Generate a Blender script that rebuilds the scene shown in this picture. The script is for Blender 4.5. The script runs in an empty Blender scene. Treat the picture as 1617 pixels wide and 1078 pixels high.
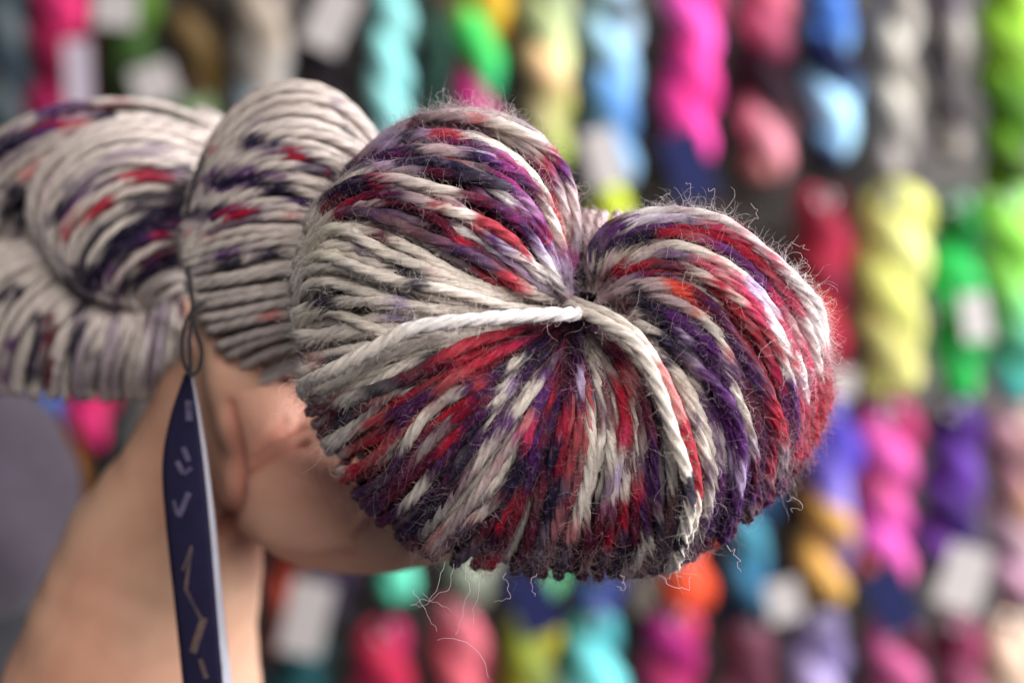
import bpy, math, random
import numpy as np
from mathutils import Vector
rng = np.random.default_rng(11)
random.seed(5)
SC = bpy.context.scene
COL = SC.collection

# ------------------------------------------------------------------ camera
CAM_Z = 1.40
FOC = 0.299
cam_d = bpy.data.cameras.new('camera')
cam = bpy.data.objects.new('camera', cam_d); COL.objects.link(cam)
cam.location = (0, 0, CAM_Z); cam.rotation_euler = (math.radians(90), 0, 0)
cam_d.lens = 50; cam_d.sensor_width = 36; cam_d.clip_start = 0.01; cam_d.clip_end = 60
cam_d.dof.use_dof = True
cam_d.dof.focus_distance = FOC
cam_d.dof.aperture_fstop = 5.7
SC.camera = cam
# ------------------------------------------------------------------ light
W = bpy.data.worlds.new('World'); SC.world = W; W.use_nodes = True
W.node_tree.nodes['Background'].inputs[0].default_value = (0.80, 0.86, 1.0, 1)
W.node_tree.nodes['Background'].inputs[1].default_value = 0.13

def area(name, loc, target, size, energy, col):
    d = bpy.data.lights.new(name, 'AREA'); d.shape = 'RECTANGLE'
    d.size, d.size_y = size; d.energy = energy; d.color = col
    o = bpy.data.objects.new(name, d); COL.objects.link(o); o.location = loc
    o.rotation_euler = (Vector(target) - Vector(loc)).to_track_quat('-Z', 'Y').to_euler()
area('window_light', (1.55, 0.34, 2.0), (0.15, 0.75, 1.40), (0.7, 0.9), 84, (0.98, 0.98, 1.0))
area('front_fill', (0.42, -0.75, 1.95), (0.0, 0.35, 1.38), (0.9, 0.7), 22, (1.0, 0.95, 0.89))  # unseen fill lamp added in front to brighten the held skein
SC.view_settings.view_transform = 'Standard'
SC.view_settings.look = 'None'
SC.view_settings.exposure = 0.0
SC.view_settings.gamma = 1.0

# ------------------------------------------------------------------ helpers
KPX = 0.72 / 1617.0
def P(px, py, d):
    return np.array([(px - 808.5) * KPX * d, d, CAM_Z + (539 - py) * KPX * d])
def PX(pos):
    pos = np.asarray(pos)
    return pos[..., 0] / (KPX * pos[..., 1]) + 808.5, 539 - (pos[..., 2] - CAM_Z) / (KPX * pos[..., 1])

def tag(o, label=None, cat=None, group=None, kind=None):
    if label: o['label'] = label
    if cat: o['category'] = cat
    if group: o['group'] = group
    if kind: o['kind'] = kind
    return o
def empty(name, loc=(0, 0, 0)):
    o = bpy.data.objects.new(name, None); o.empty_display_size = 0.02
    o.location = loc; COL.objects.link(o); return o
def np_mesh(name, V, F, mat, parent=None, col=None, uv=None, smooth=True, origin=None):
    """V (n,3), F (m,4) or (m,3) arrays -> one mesh object"""
    V = np.asarray(V, np.float32); F = np.asarray(F, np.int32)
    if origin is not None: V = V - np.asarray(origin, np.float32)
    me = bpy.data.meshes.new(name)
    me.vertices.add(len(V)); me.vertices.foreach_set('co', V.ravel())
    k = F.shape[1]
    me.loops.add(F.size); me.loops.foreach_set('vertex_index', F.ravel())
    me.polygons.add(len(F))
    me.polygons.foreach_set('loop_start', np.arange(0, F.size, k, dtype=np.int32))
    me.polygons.foreach_set('use_smooth', np.full(len(F), smooth))
    me.update(calc_edges=True)
    if col is not None:
        c = np.ones((len(V), 4), np.float32); c[:, :3] = col
        a = me.color_attributes.new('dye', 'FLOAT_COLOR', 'POINT'); a.data.foreach_set('color', c.ravel())
    if uv is not None:
        a = me.attributes.new('fib', 'FLOAT_VECTOR', 'POINT')
        u3 = np.zeros((len(V), 3), np.float32); u3[:, :uv.shape[1]] = uv
        a.data.foreach_set('vector', u3.ravel())
    me.materials.append(mat)
    o = bpy.data.objects.new(name, me); COL.objects.link(o)
    if parent is not None: o.parent = parent
    if origin is not None and parent is None: o.location = origin
    return o
class MB:
    def __init__(s): s.V = []; s.F = []; s.C = []; s.U = []; s.n = 0
    def add(s, V, F, C=None, U=None):
        s.V.append(V); s.F.append(F + s.n); s.n += len(V)
        if C is not None: s.C.append(np.broadcast_to(C, (len(V), 3)))
        if U is not None: s.U.append(U)
    def build(s, name, mat, parent=None, smooth=True, origin=None):
        return np_mesh(name, np.concatenate(s.V), np.concatenate(s.F), mat, parent,
                       np.concatenate(s.C) if s.C else None, np.concatenate(s.U) if s.U else None, smooth, origin)
def unit(v): return v / np.maximum(np.linalg.norm(v, axis=-1, keepdims=True), 1e-12)
def grid_faces(N, M, wrap=True):
    i = np.arange(N - 1)[:, None]; j = np.arange(M if wrap else M - 1)[None, :]
    a = i * M + j; b = i * M + (j + 1) % M
    return np.stack([a, b, b + M, a + M], -1).reshape(-1, 4)
def snoise(n, step, amp=1.0, r=rng):
    """smooth 1-D noise of n samples, feature size step"""
    m = int(n / step) + 4
    v = r.normal(0, 1, m); x = np.arange(n) / step + 1
    i = x.astype(int); f = x - i; f = f * f * (3 - 2 * f)
    return amp * (v[i] * (1 - f) + v[i + 1] * f)
def catmull(pts, n, arc=True):
    """dense catmull-rom through pts (m,k), resampled to n by arc length of first two columns"""
    p = np.asarray(pts, float); q = np.vstack([2 * p[0] - p[1], p, 2 * p[-1] - p[-2]])
    out = []
    for i in range(len(p) - 1):
        t = np.linspace(0, 1, 24, endpoint=(i == len(p) - 2))[:, None]
        a, b, c, d = q[i:i + 4]
        out.append(0.5 * ((2 * b) + (-a + c) * t + (2 * a - 5 * b + 4 * c - d) * t**2 + (-a + 3 * b - 3 * c + d) * t**3))
    o = np.vstack(out)
    if not arc: 
        x = np.linspace(0, len(o) - 1, n)
        return np.stack([np.interp(x, np.arange(len(o)), o[:, k]) for k in range(o.shape[1])], 1)
    s = np.r_[0, np.cumsum(np.linalg.norm(np.diff(o, axis=0), axis=1))]
    x = np.linspace(0, s[-1], n)
    return np.stack([np.interp(x, s, o[:, k]) for k in range(o.shape[1])], 1)
def yarn(path, nrm, rad, col, nseg=16, ply=4, pitch=0.0175, ph=0.0, depth=0.33, cap=True):
    """plied yarn: a lobed tube twisting about its path.  Returns V,F,C,U"""
    N = len(path); T = unit(np.gradient(path, axis=0))
    n = unit(nrm - (nrm * T).sum(1, keepdims=True) * T); b = np.cross(T, n)
    s = np.r_[0, np.cumsum(np.linalg.norm(np.diff(path, axis=0), axis=1))]
    phi = np.arange(nseg) / nseg * 2 * math.pi
    prof = (1 - depth) + depth * np.abs(np.cos(ply * phi / 2)) ** 0.8
    ang = phi[None, :] + (ph + s / pitch * 2 * math.pi)[:, None]
    rr = np.broadcast_to(rad, (N,))[:, None] * prof[None, :]
    V = path[:, None, :] + (np.cos(ang) * rr)[..., None] * n[:, None, :] + (np.sin(ang) * rr)[..., None] * b[:, None, :]
    U = np.zeros((N, nseg, 3)); U[..., 0] = np.cos(phi) ; U[..., 1] = np.sin(phi); U[..., 2] = s[:, None]
    q = np.random.default_rng(int(abs(path[0, 0] * 1e7)) % 99991 + N)
    jm = q.normal(0, 1, (N // 7 + 4, nseg)); xi = np.arange(N) / 7.0; ii = xi.astype(int); ff = (xi - ii)[:, None]
    jit = jm[ii] * (1 - ff) + jm[ii + 1] * ff                       # how far the dye crept along each fibre
    st = np.median(np.linalg.norm(np.diff(path, axis=0), axis=1))
    idx = np.clip(np.arange(N)[:, None] + jit * (.0013 / st), 0, N - 1).astype(int)
    C = col[idx]
    mo = q.normal(0, 1, (N // 4 + 4, nseg)); xi = np.arange(N) / 4.0; ii = xi.astype(int); ff = (xi - ii)[:, None]
    mo = mo[ii] * (1 - ff) + mo[ii + 1] * ff
    lum = C.mean(-1, keepdims=True); dark = np.clip(1 - lum / .28, 0, 1) ** 1.0
    pale = np.clip(mo - .9, 0, 1)[..., None] * dark * .28            # undyed fibre ends in the dyed lengths
    C = C * (1 + .16 * mo[..., None] * (.4 + dark)) * (1 - pale) + np.array([.42, .25, .40]) * pale
    C = np.clip(C, .004, .9)
    F = grid_faces(N, nseg)
    return V.reshape(-1, 3), F, C.reshape(-1, 3), U.reshape(-1, 3)
def tube(path, rad, nseg=8):
    path = np.asarray(path, float); N = len(path); T = unit(np.gradient(path, axis=0))
    ref = np.array([0.13, 0.97, 0.21]); n = unit(np.cross(T, ref)); b = np.cross(T, n)
    phi = np.arange(nseg) / nseg * 2 * math.pi
    r = np.broadcast_to(rad, (N,))[:, None, None]
    V = path[:, None, :] + r * (np.cos(phi)[None, :, None] * n[:, None, :] + np.sin(phi)[None, :, None] * b[:, None, :])
    return V.reshape(-1, 3), grid_faces(N, nseg)
def box(c, ax, ay, az):
    """box centred c with half-axes ax, ay, az"""
    c, ax, ay, az = map(np.asarray, (c, ax, ay, az))
    V = np.array([c + i * ax + j * ay + k * az for i in (-1, 1) for j in (-1, 1) for k in (-1, 1)])
    F = np.array([[0, 1, 3, 2], [4, 6, 7, 5], [0, 4, 5, 1], [2, 3, 7, 6], [0, 2, 6, 4], [1, 5, 7, 3]])
    return V, F

# ------------------------------------------------------------------ materials
def mat(name):
    m = bpy.data.materials.new(name); m.use_nodes = True
    nt = m.node_tree; return m, nt, nt.nodes['Principled BSDF'], nt.links
def wool(name, bump=0.8, fscale=9.0, sheen=0.0, attr='fib', length=260.0):
    m, nt, b, L = mat(name)
    a = nt.nodes.new('ShaderNodeVertexColor'); a.layer_name = 'dye'
    f = nt.nodes.new('ShaderNodeAttribute'); f.attribute_name = attr
    mp = nt.nodes.new('ShaderNodeMapping'); mp.inputs['Scale'].default_value = (fscale, fscale, length)
    L.new(f.outputs['Vector'], mp.inputs['Vector'])
    n = nt.nodes.new('ShaderNodeTexNoise'); n.inputs['Scale'].default_value = 1.0; n.inputs['Detail'].default_value = 3
    L.new(mp.outputs[0], n.inputs['Vector'])
    r = nt.nodes.new('ShaderNodeMapRange'); r.inputs[1].default_value = 0.25; r.inputs[2].default_value = 0.75
    r.inputs[3].default_value = 0.72; r.inputs[4].default_value = 1.22
    L.new(n.outputs[0], r.inputs[0])
    mx = nt.nodes.new('ShaderNodeVectorMath'); mx.operation = 'SCALE'
    L.new(a.outputs[0], mx.inputs[0]); L.new(r.outputs[0], mx.inputs['Scale'])
    L.new(mx.outputs[0], b.inputs['Base Color'])
    bp = nt.nodes.new('ShaderNodeBump'); bp.inputs['Strength'].default_value = bump; bp.inputs['Distance'].default_value = 0.0004
    L.new(n.outputs[0], bp.inputs['Height']); L.new(bp.outputs[0], b.inputs['Normal'])
    b.inputs['Roughness'].default_value = 0.62
    b.inputs['Specular IOR Level'].default_value = 0.13
    b.inputs['Sheen Weight'].default_value = sheen; b.inputs['Sheen Roughness'].default_value = 0.45
    return m
M_yarn = wool('plied_wool')
M_yarn_back = wool('wall_wool', bump=0.6, fscale=7.0, sheen=0.03, length=30.0)
def plain(name, c, rough=0.6, spec=0.4, noise=None, nscale=40.0, sheen=0.0, metal=0.0, bump=0.0):
    m, nt, b, L = mat(name)
    b.inputs['Roughness'].default_value = rough; b.inputs['Specular IOR Level'].default_value = spec
    b.inputs['Metallic'].default_value = metal; b.inputs['Sheen Weight'].default_value = sheen
    tc = nt.nodes.new('ShaderNodeTexCoord')
    n = nt.nodes.new('ShaderNodeTexNoise'); n.inputs['Scale'].default_value = nscale; n.inputs['Detail'].default_value = 5
    L.new(tc.outputs['Object'], n.inputs['Vector'])
    r = nt.nodes.new('ShaderNodeValToRGB')
    c2 = noise if noise else tuple(x * 0.85 for x in c)
    r.color_ramp.elements[0].position = 0.35; r.color_ramp.elements[1].position = 0.65
    r.color_ramp.elements[0].color = (*c2, 1); r.color_ramp.elements[1].color = (*c, 1)
    L.new(n.outputs[0], r.inputs[0]); L.new(r.outputs[0], b.inputs['Base Color'])
    if bump:
        bp = nt.nodes.new('ShaderNodeBump'); bp.inputs['Strength'].default_value = bump; bp.inputs['Distance'].default_value = 0.001
        L.new(n.outputs[0], bp.inputs['Height']); L.new(bp.outputs[0], b.inputs['Normal'])
    return m
M_hair, nt, b, L = mat('wool_fibre')
a = nt.nodes.new('ShaderNodeVertexColor'); a.layer_name = 'dye'; L.new(a.outputs[0], b.inputs['Base Color'])
b.inputs['Roughness'].default_value = 0.4; b.inputs['Specular IOR Level'].default_value = 0.5
# skin
M_skin, nt, b, L = mat('skin')
tc = nt.nodes.new('ShaderNodeTexCoord')
n1 = nt.nodes.new('ShaderNodeTexNoise'); n1.inputs['Scale'].default_value = 22; n1.inputs['Detail'].default_value = 4
n2 = nt.nodes.new('ShaderNodeTexVoronoi'); n2.inputs['Scale'].default_value = 900
a = nt.nodes.new('ShaderNodeVertexColor'); a.layer_name = 'dye'
L.new(tc.outputs['Object'], n1.inputs['Vector']); L.new(tc.outputs['Object'], n2.inputs['Vector'])
r = nt.nodes.new('ShaderNodeValToRGB')
r.color_ramp.elements[0].position = 0.3; r.color_ramp.elements[1].position = 0.7
r.color_ramp.elements[0].color = (0.80, 0.62, 0.58, 1); r.color_ramp.elements[1].color = (1.06, 1.04, 1.0, 1)
L.new(n1.outputs[0], r.inputs[0])
mm = nt.nodes.new('ShaderNodeMix'); mm.data_type = 'RGBA'; mm.blend_type = 'MULTIPLY'; mm.inputs[0].default_value = 1
L.new(a.outputs[0], mm.inputs[6]); L.new(r.outputs[0], mm.inputs[7]); L.new(mm.outputs[2], b.inputs['Base Color'])
bp = nt.nodes.new('ShaderNodeBump'); bp.inputs['Strength'].default_value = 0.25; bp.inputs['Distance'].default_value = 0.0004
L.new(n2.outputs[0], bp.inputs['Height']); L.new(bp.outputs[0], b.inputs['Normal'])
b.inputs['Roughness'].default_value = 0.62; b.inputs['Specular IOR Level'].default_value = 0.3; b.inputs['Subsurface Weight'].default_value = 0.18
b.inputs['Subsurface Radius'].default_value = (1.0, 0.35, 0.18); b.inputs['Subsurface Scale'].default_value = 0.006

M_card = plain('navy_card', (0.020, 0.017, 0.050), 0.8, 0.12, nscale=200)
M_cardback = plain('white_card', (0.42, 0.42, 0.48), 0.6, 0.3, nscale=150)
M_ink = plain('pale_gold_print', (0.17, 0.11, 0.09), 0.5, 0.4, noise=(0.07, 0.05, 0.07), nscale=300)
M_ink2 = plain('pale_lilac_print', (0.16, 0.13, 0.20), 0.5, 0.4, noise=(0.07, 0.06, 0.12), nscale=300)
M_string = plain('black_string', (0.018, 0.014, 0.016), 0.8, 0.2, nscale=900, sheen=0.3)
M_shirt = plain('lilac_grey_cloth', (0.050, 0.038, 0.052), 0.9, 0.2, nscale=120, sheen=0.08, bump=0.3)
M_trouser = plain('black_cloth', (0.012, 0.012, 0.016), 0.9, 0.2, nscale=120, sheen=0.3, bump=0.3)
M_metal = plain('hook_steel', (0.42, 0.42, 0.45), 0.3, 0.5, metal=1.0)
M_paper = plain('white_tag_paper', (0.40, 0.36, 0.35), 0.6, 0.3, nscale=60)
M_paper_l = plain('pale_lilac_tag_paper', (0.42, 0.36, 0.42), 0.6, 0.3, nscale=60)
M_navy = plain('navy_tag_paper', (0.014, 0.017, 0.065), 0.85, 0.1, nscale=60)
M_wall = plain('display_board', (0.14, 0.125, 0.12), 0.75, 0.3, noise=(0.085, 0.075, 0.075), nscale=4, bump=0.2)

# ------------------------------------------------------------------ dye palette and hand-traced dye map
PAL = dict(C=(.70, .62, .555), T=(.58, .52, .43), X=(.80, .74, .73), c=(.55, .41, .42), K=(.009, .007, .026), P=(.075, .012, .115), L=(.50, .38, .58),
           M=(.26, .010, .13), W=(.085, .004, .022), R=(.34, .005, .024), O=(.78, .07, .035), S=(.58, .19, .19),
           V=(.034, .005, .052), D=(.53, .455, .42), G=(.30, .24, .28), Q=(.45, .02, .08))  # D: dye-hazed cream, darkened to put shade on the left twists
PAL = {k: np.array(v) for k, v in PAL.items()}
# (colour(s), half width px, [points along the strands])
ST = [
 ('RV', 75, [(600,800),(700,720),(850,580),(890,545)]), ('WV', 70, [(660,860),(800,850),(980,860),(1080,850)]), ('RV', 60, [(860,760),(900,600)]), ('VW', 50, [(1000,760),(1000,640),(960,540)]),
 ('VK', 55, [(1000,470),(1080,560),(1130,700),(1150,820)]), ('WP', 60, [(960,400),(1080,390),(1150,460),(1180,560),(1180,740)]), ('QX', 60, [(1130,360),(1210,430),(1260,540),(1280,640)]), ('RQ', 45, [(1270,560),(1290,640),(1255,730)]),
 ('MV', 50, [(575,270),(680,250),(790,310),(860,400)]), ('VW', 30, [(540,315),(640,330),(740,390),(790,420)]),
 # upper left lobe: mauve, violet and cream
 ('cG', 26, [(560,250),(620,215),(700,185),(780,178),(850,220),(885,290),(900,380)]),
 ('PM', 20, [(540,285),(620,235),(700,222),(780,250),(840,310),(880,380),(900,440)]),
 ('cL', 9, [(600,222),(680,200),(740,200)]),
 ('W', 4, [(650,192),(720,190)]), ('S', 6, [(745,188),(775,205),(800,228)]), ('R', 4, [(758,195),(790,220)]),
 ('R', 5, [(680,204),(715,208),(745,222)]),
 ('C', 19, [(795,205),(835,255),(862,310),(885,370)]), ('C', 9, [(810,250),(840,300),(858,340)]),
 ('K', 7, [(745,214),(765,226)]), ('PM', 12, [(775,250),(815,275),(835,295)]), ('PL', 10, [(720,225),(770,245)]),
 ('K', 5, [(625,213),(680,217),(730,235),(775,262)]), ('c', 7, [(640,225),(700,233),(760,262),(800,290)]),
 ('c', 7, [(650,232),(700,246),(750,278),(790,300)]), ('R', 5, [(700,243),(735,262)]),
 ('VK', 15, [(545,275),(600,252),(660,256),(715,278)]), ('K', 12, [(655,240),(690,262),(720,280)]),
 ('K', 12, [(715,272),(760,280),(790,298)]), ('WV', 16, [(695,285),(760,312),(820,355),(860,400),(892,450)]),
 ('L', 8, [(780,305),(820,325),(855,365),(885,415),(903,460)]), ('X', 7, [(788,300),(812,318)]),
 ('L', 10, [(860,385),(885,420),(903,462)]),
 ('M', 9, [(815,335),(840,348),(862,370)]), ('P', 6, [(840,350),(870,385)]), ('R', 4, [(855,368),(868,375)]),
 ('GL', 6, [(590,262),(640,270),(690,290)]), ('cL',6,[(620,268),(670,285),(715,310)]), ('K', 5, [(640,275),(668,290)]),
 ('C', 7, [(522,300),(575,275),(640,283),(700,305),(745,330),(785,358)]), ('X', 9, [(785,358),(835,395),(880,440)]),
 ('X', 10, [(745,340),(800,385),(850,430),(885,465)]),
 ('R', 9, [(755,348),(790,368),(828,402)]), ('VW', 9, [(520,312),(565,292),(620,303),(680,335)]), ('K', 6, [(522,312),(560,292),(585,288)]),
 ('R', 5, [(596,288),(628,298)]), ('c', 6, [(628,298),(665,315),(700,335)]), ('M', 4, [(640,300),(662,310)]), ('R', 5, [(690,325),(725,345)]),
 ('W', 9, [(530,325),(590,310),(650,330),(700,355),(750,385)]), ('R', 5, [(520,330),(560,312)]), ('W', 10, [(690,350),(740,378),(775,405)]),
 ('X', 8, [(725,360),(780,395),(830,430)]), ('P', 5, [(762,372),(782,384)]), ('L', 8, [(790,400),(850,450),(890,478)]),
 ('c', 6, [(575,318),(610,325),(660,350)]), ('P', 6, [(590,332),(640,345),(680,365)]), ('VK', 7, [(650,350),(700,368),(735,395)]), ('P', 6, [(755,400),(778,412)]),
 ('R', 7, [(700,372),(740,385)]), ('R', 10, [(770,432),(800,447),(836,475)]), ('O', 4, [(790,440),(815,458)]), ('K', 5, [(790,468),(832,490)]),
 ('K', 7, [(690,405),(712,415)]), ('K', 6, [(722,420),(742,432)]),
 ('T', 12, [(470,400),(560,400),(640,430)]), ('T', 12, [(470,440),(560,450),(640,480)]), ('T', 12, [(480,370),(560,372),(620,395)]), ('T', 10, [(480,500),(560,510)]), ('C', 26, [(470,430),(560,470),(700,485),(860,492)]), ('C', 22, [(560,385),(640,420),(740,465)]), ('C', 22, [(480,610),(560,575),(640,548),(760,520)]),
 ('P', 4, [(534,344),(545,350)]), ('W', 4, [(570,354),(612,376)]), ('G', 7, [(560,392),(595,408)]), ('S', 4, [(503,383),(512,390)]),
 ('K', 10, [(622,417),(668,446)]), ('K', 10, [(500,470),(543,488)]), ('L', 5, [(618,470),(642,480)]), ('L', 6, [(608,494),(635,502)]), ('G', 6, [(466,448),(472,462)]),
 ('G', 4, [(500,515),(545,522)]), ('S', 4, [(672,415),(688,424)]), ('C',9,[(700,440),(780,470),(850,488)]),
 ('R', 6, [(868,248),(880,278)]), ('R', 7, [(870,275),(884,320),(890,340)]), ('R', 6, [(886,330),(895,385)]), ('P', 4, [(874,250),(888,292)]), ('W', 6, [(848,290),(868,322)]),
 # lower left fan
 ('R', 7, [(484,566),(503,572)]), ('K', 7, [(522,574),(536,568)]), ('R', 4, [(488,592),(535,580)]), ('R', 8, [(474,606),(487,624)]), ('R', 6, [(522,630),(534,626)]),
 ('K', 6, [(655,577),(688,560)]), ('K', 6, [(598,611),(640,594)]), ('K', 6, [(530,648),(592,620)]), ('W', 9, [(497,655),(528,645)]), ('K', 6, [(525,677),(572,655)]),
 ('W', 9, [(505,685),(520,672)]), ('S', 5, [(580,634),(622,618)]), ('VP', 6, [(600,655),(665,608)]), ('W', 5, [(575,645),(625,628)]), ('G', 6, [(520,712),(560,690)]),
 ('R', 24, [(560,715),(620,660),(700,605),(770,562)]), ('R', 15, [(690,585),(760,550),(830,528)]), ('Q', 6, [(790,545),(818,532)]), ('W', 5, [(640,600),(700,575)]),
 ('V', 9, [(595,690),(640,650),(690,620)]), ('WV', 14, [(570,770),(640,700),(720,640),(790,585)]), ('C', 8, [(598,728),(645,685),(700,640),(722,622)]), ('S', 7, [(585,740),(605,722)]),
 ('R', 8, [(560,735),(590,700)]), ('R', 6, [(680,690),(730,640),(770,605)]), ('O', 4, [(690,660),(772,598)]),
 ('VW', 26, [(600,800),(680,720),(760,640),(840,560)]), ('WR', 9, [(620,780),(700,700),(760,640)]), ('R', 7, [(700,660),(740,630)]), ('C', 5, [(660,730),(690,695),(712,672)]), ('S',4,[(640,750),(665,725)]),
 ('KV', 28, [(640,850),(700,770),(770,680),(830,600)]), ('V', 16, [(820,570),(860,540),(905,517)]), ('K', 10, [(800,590),(850,560),(885,535)]), ('W', 6, [(820,525),(870,512)]),
 ('C', 9, [(740,718),(775,660),(800,610),(818,575)]), ('C', 8, [(720,745),(745,710)]), ('C', 10, [(770,712),(815,655),(850,600),(872,566)]), ('L', 5, [(795,640),(815,600)]),
 ('P', 9, [(740,708),(770,690),(805,665)]), ('K', 8, [(715,750),(745,715)]), ('C', 7, [(640,815),(665,770),(700,735),(715,720)]), ('K', 9, [(650,850),(690,800)]),
 ('cC', 14, [(680,860),(730,790),(780,720),(810,690)]), ('C', 8, [(700,830),(750,765),(790,715)]), ('C', 8, [(745,850),(775,790),(800,730),(825,680)]), ('S', 7, [(668,865),(700,835)]), ('S', 7, [(735,860),(755,820)]),
 ('M', 6, [(815,700),(835,665)]),('S', 6, [(830,680),(840,650)]),
 ('WV', 38, [(790,880),(830,790),(870,700),(895,600),(907,530)]), ('K', 10, [(770,880),(805,790),(835,720)]), ('R', 9, [(792,838),(812,790)]), ('R', 7, [(880,745),(893,690),(903,650)]),
 ('R', 7, [(868,640),(872,600)]), ('Q', 5, [(833,700),(845,660)]), ('P', 8, [(838,740),(850,670),(860,590)]), ('S', 5, [(846,785),(855,740)]), ('C', 7, [(800,888),(825,840),(842,795)]),
 ('K', 9, [(858,820),(872,760),(880,700)]), ('S', 6, [(878,840),(885,800)]), ('W', 8, [(892,610),(897,550)]), ('S', 5, [(903,680),(908,640)]), ('L', 5, [(913,620),(918,590)]),
 ('C', 11, [(915,835),(925,760),(937,690),(942,620),(935,560),(925,525)]), ('C', 9, [(950,790),(965,720),(974,640),(965,580),(945,540)]), ('S', 8, [(905,845),(918,822)]),
 ('W', 10, [(960,545),(980,590)]), ('R', 11, [(980,585),(990,640),(988,700)]), ('Q', 7, [(975,660),(985,700)]), ('O', 5, [(985,600),(998,650)]), ('S', 7, [(995,590),(1008,640)]),
 ('C', 9, [(1005,640),(1010,700),(995,760),(985,790)]), ('C', 8, [(972,708),(980,750),(975,785)]), ('L', 5, [(965,770),(978,740)]), ('M', 6, [(955,790),(962,800)]), ('S', 6, [(1005,740),(1000,775)]),
 ('R', 9, [(995,795),(978,830),(955,860)]), ('R', 6, [(1015,760),(1005,810)]), ('VW', 14, [(1022,600),(1032,680),(1028,780),(1000,860)]), ('W', 18, [(915,880),(930,855),(950,830)]),
 ('G', 7, [(1045,720),(1050,800),(1035,830)]), ('C', 6, [(1035,840),(1025,860)]), ('C', 7, [(945,870),(930,895)]), ('K', 10, [(985,880),(1010,860)]), ('K', 8, [(1040,825),(1030,845)]), ('C', 6, [(1005,880),(1030,850)]),
 # right lobe; white strokes at its right rim also paint in the highlight
 ('C', 13, [(945,500),(990,530),(1030,580),(1055,640),(1072,700),(1083,742)]), ('c', 14, [(930,480),(980,452),(1030,455),(1070,480)]),
 ('RW', 9, [(965,478),(1000,520),(1025,565)]), ('C', 8, [(990,490),(1025,530),(1045,580),(1052,605)]), ('K', 15, [(1005,462),(1045,510),(1065,570),(1075,600)]),
 ('VP', 14, [(1060,490),(1100,550),(1135,610)]), ('L', 6, [(1075,530),(1100,560)]), ('C', 9, [(1066,578),(1082,620),(1092,655)]), ('K', 8, [(1078,655),(1090,690)]),
 ('C', 10, [(1098,588),(1122,622)]), ('P', 6, [(1095,560),(1115,590)]), ('C', 9, [(1090,600),(1108,660),(1112,720),(1102,800)]), ('V', 9, [(1122,625),(1142,690)]),
 ('S', 7, [(1100,690),(1103,730)]), ('S', 6, [(1055,600),(1075,650),(1086,690)]), ('R', 7, [(1088,690),(1096,750),(1098,800)]), ('R', 8, [(1108,740),(1105,790)]), ('K', 10, [(1075,750),(1082,785)]),
 ('C', 10, [(1086,790),(1078,850),(1062,890)]), ('C', 7, [(1110,800),(1100,840)]), ('C', 8, [(1122,680),(1130,740),(1122,790)]), ('VP', 18, [(1150,620),(1172,720),(1165,820)]),
 ('VP', 12, [(1110,540),(1145,600),(1165,660)]), ('P', 7, [(1140,600),(1160,680),(1170,740)]), ('C', 8, [(1166,605),(1180,660),(1188,710)]), ('C', 6, [(1148,690),(1155,740)]), ('L', 5, [(1165,720),(1170,760)]),
 ('P', 7, [(1130,780),(1120,830)]), ('L', 7, [(1205,690),(1200,730)]),
 ('O', 8, [(1055,442),(1085,465),(1108,492)]), ('C', 9, [(1108,492),(1132,525),(1155,560)]), ('VW', 10, [(1090,450),(1140,500),(1180,570),(1195,640)]), ('S', 5, [(1150,552),(1158,562)]),
 ('QR', 46, [(1140,400),(1210,480),(1255,570),(1270,690)]), ('VW', 16, [(1190,600),(1215,680),(1205,770)]), ('WR', 9, [(1170,500),(1210,580),(1225,650)]),
 ('X', 9, [(1185,500),(1215,570),(1235,640),(1242,665)]), ('X', 12, [(1160,345),(1225,395),(1270,460),(1298,540)]), ('c', 9, [(1230,450),(1262,520),(1275,590)]), ('X', 6, [(1245,500),(1268,560)]), ('X', 5, [(1225,500),(1245,550)]),
 ('VP', 9, [(1090,378),(1150,395),(1205,445),(1240,490)]), ('C', 8, [(1010,398),(1080,385),(1140,405),(1180,440)]), ('C', 9, [(1000,408),(1080,412),(1140,445),(1175,475)]),
 ('WR', 7, [(975,425),(1030,408),(1070,418)]), ('C', 7, [(1085,438),(1130,462),(1160,500)]), ('R', 7, [(950,430),(1000,418),(1045,432)]), ('K', 12, [(925,435),(950,400),(985,378),(1030,372)]), ('cT', 8, [(940,420),(980,400),(1040,392)]),
 ('P', 8, [(965,368),(1010,355),(1095,352)]), ('L', 5, [(1000,350),(1060,345)]), ('X', 9, [(980,340),(1060,326),(1130,334),(1170,350)]), ('R', 8, [(1040,368),(1100,362),(1160,380),(1210,420)]), ('Q', 8, [(1120,350),(1170,368)]),
 ('R', 8, [(1130,450),(1175,490),(1190,540)]), ('L', 7, [(1180,440),(1220,500),(1235,540)]), ('R', 14, [(1292,560),(1293,660),(1275,720)]), ('Q',9,[(1275,560),(1285,620)]),
 ('X', 8, [(1150,352),(1215,385),(1265,440)]), ('Q', 7, [(1170,372),(1225,420),(1268,500)]), ('X', 8, [(1255,440),(1285,520),(1296,580)]), ('Q', 7, [(1225,455),(1255,520),(1272,600)]), ('X', 7, [(1262,560),(1272,620)]), ('X', 7, [(1205,470),(1235,530),(1250,600)]), ('R', 8, [(1195,520),(1225,600),(1232,660)]), ('Q', 7, [(1160,440),(1200,500)]),
 ('R', 9, [(1238,665),(1236,720),(1210,790)]), ('P', 8, [(1256,600),(1253,690)]), ('G', 10, [(1245,700),(1225,770)]), ('PW', 14, [(1095,875),(1150,845),(1210,800),(1265,735)]), ('G', 5, [(1170,820),(1195,800)]),
 ('WK', 12, [(620,850),(690,885),(780,900),(900,908),(1000,905)]), ('c', 6, [(985,905),(1000,890)]), ('G', 8, [(780,899),(800,895)]), ('R', 7, [(765,890),(780,875)]),
]
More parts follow.
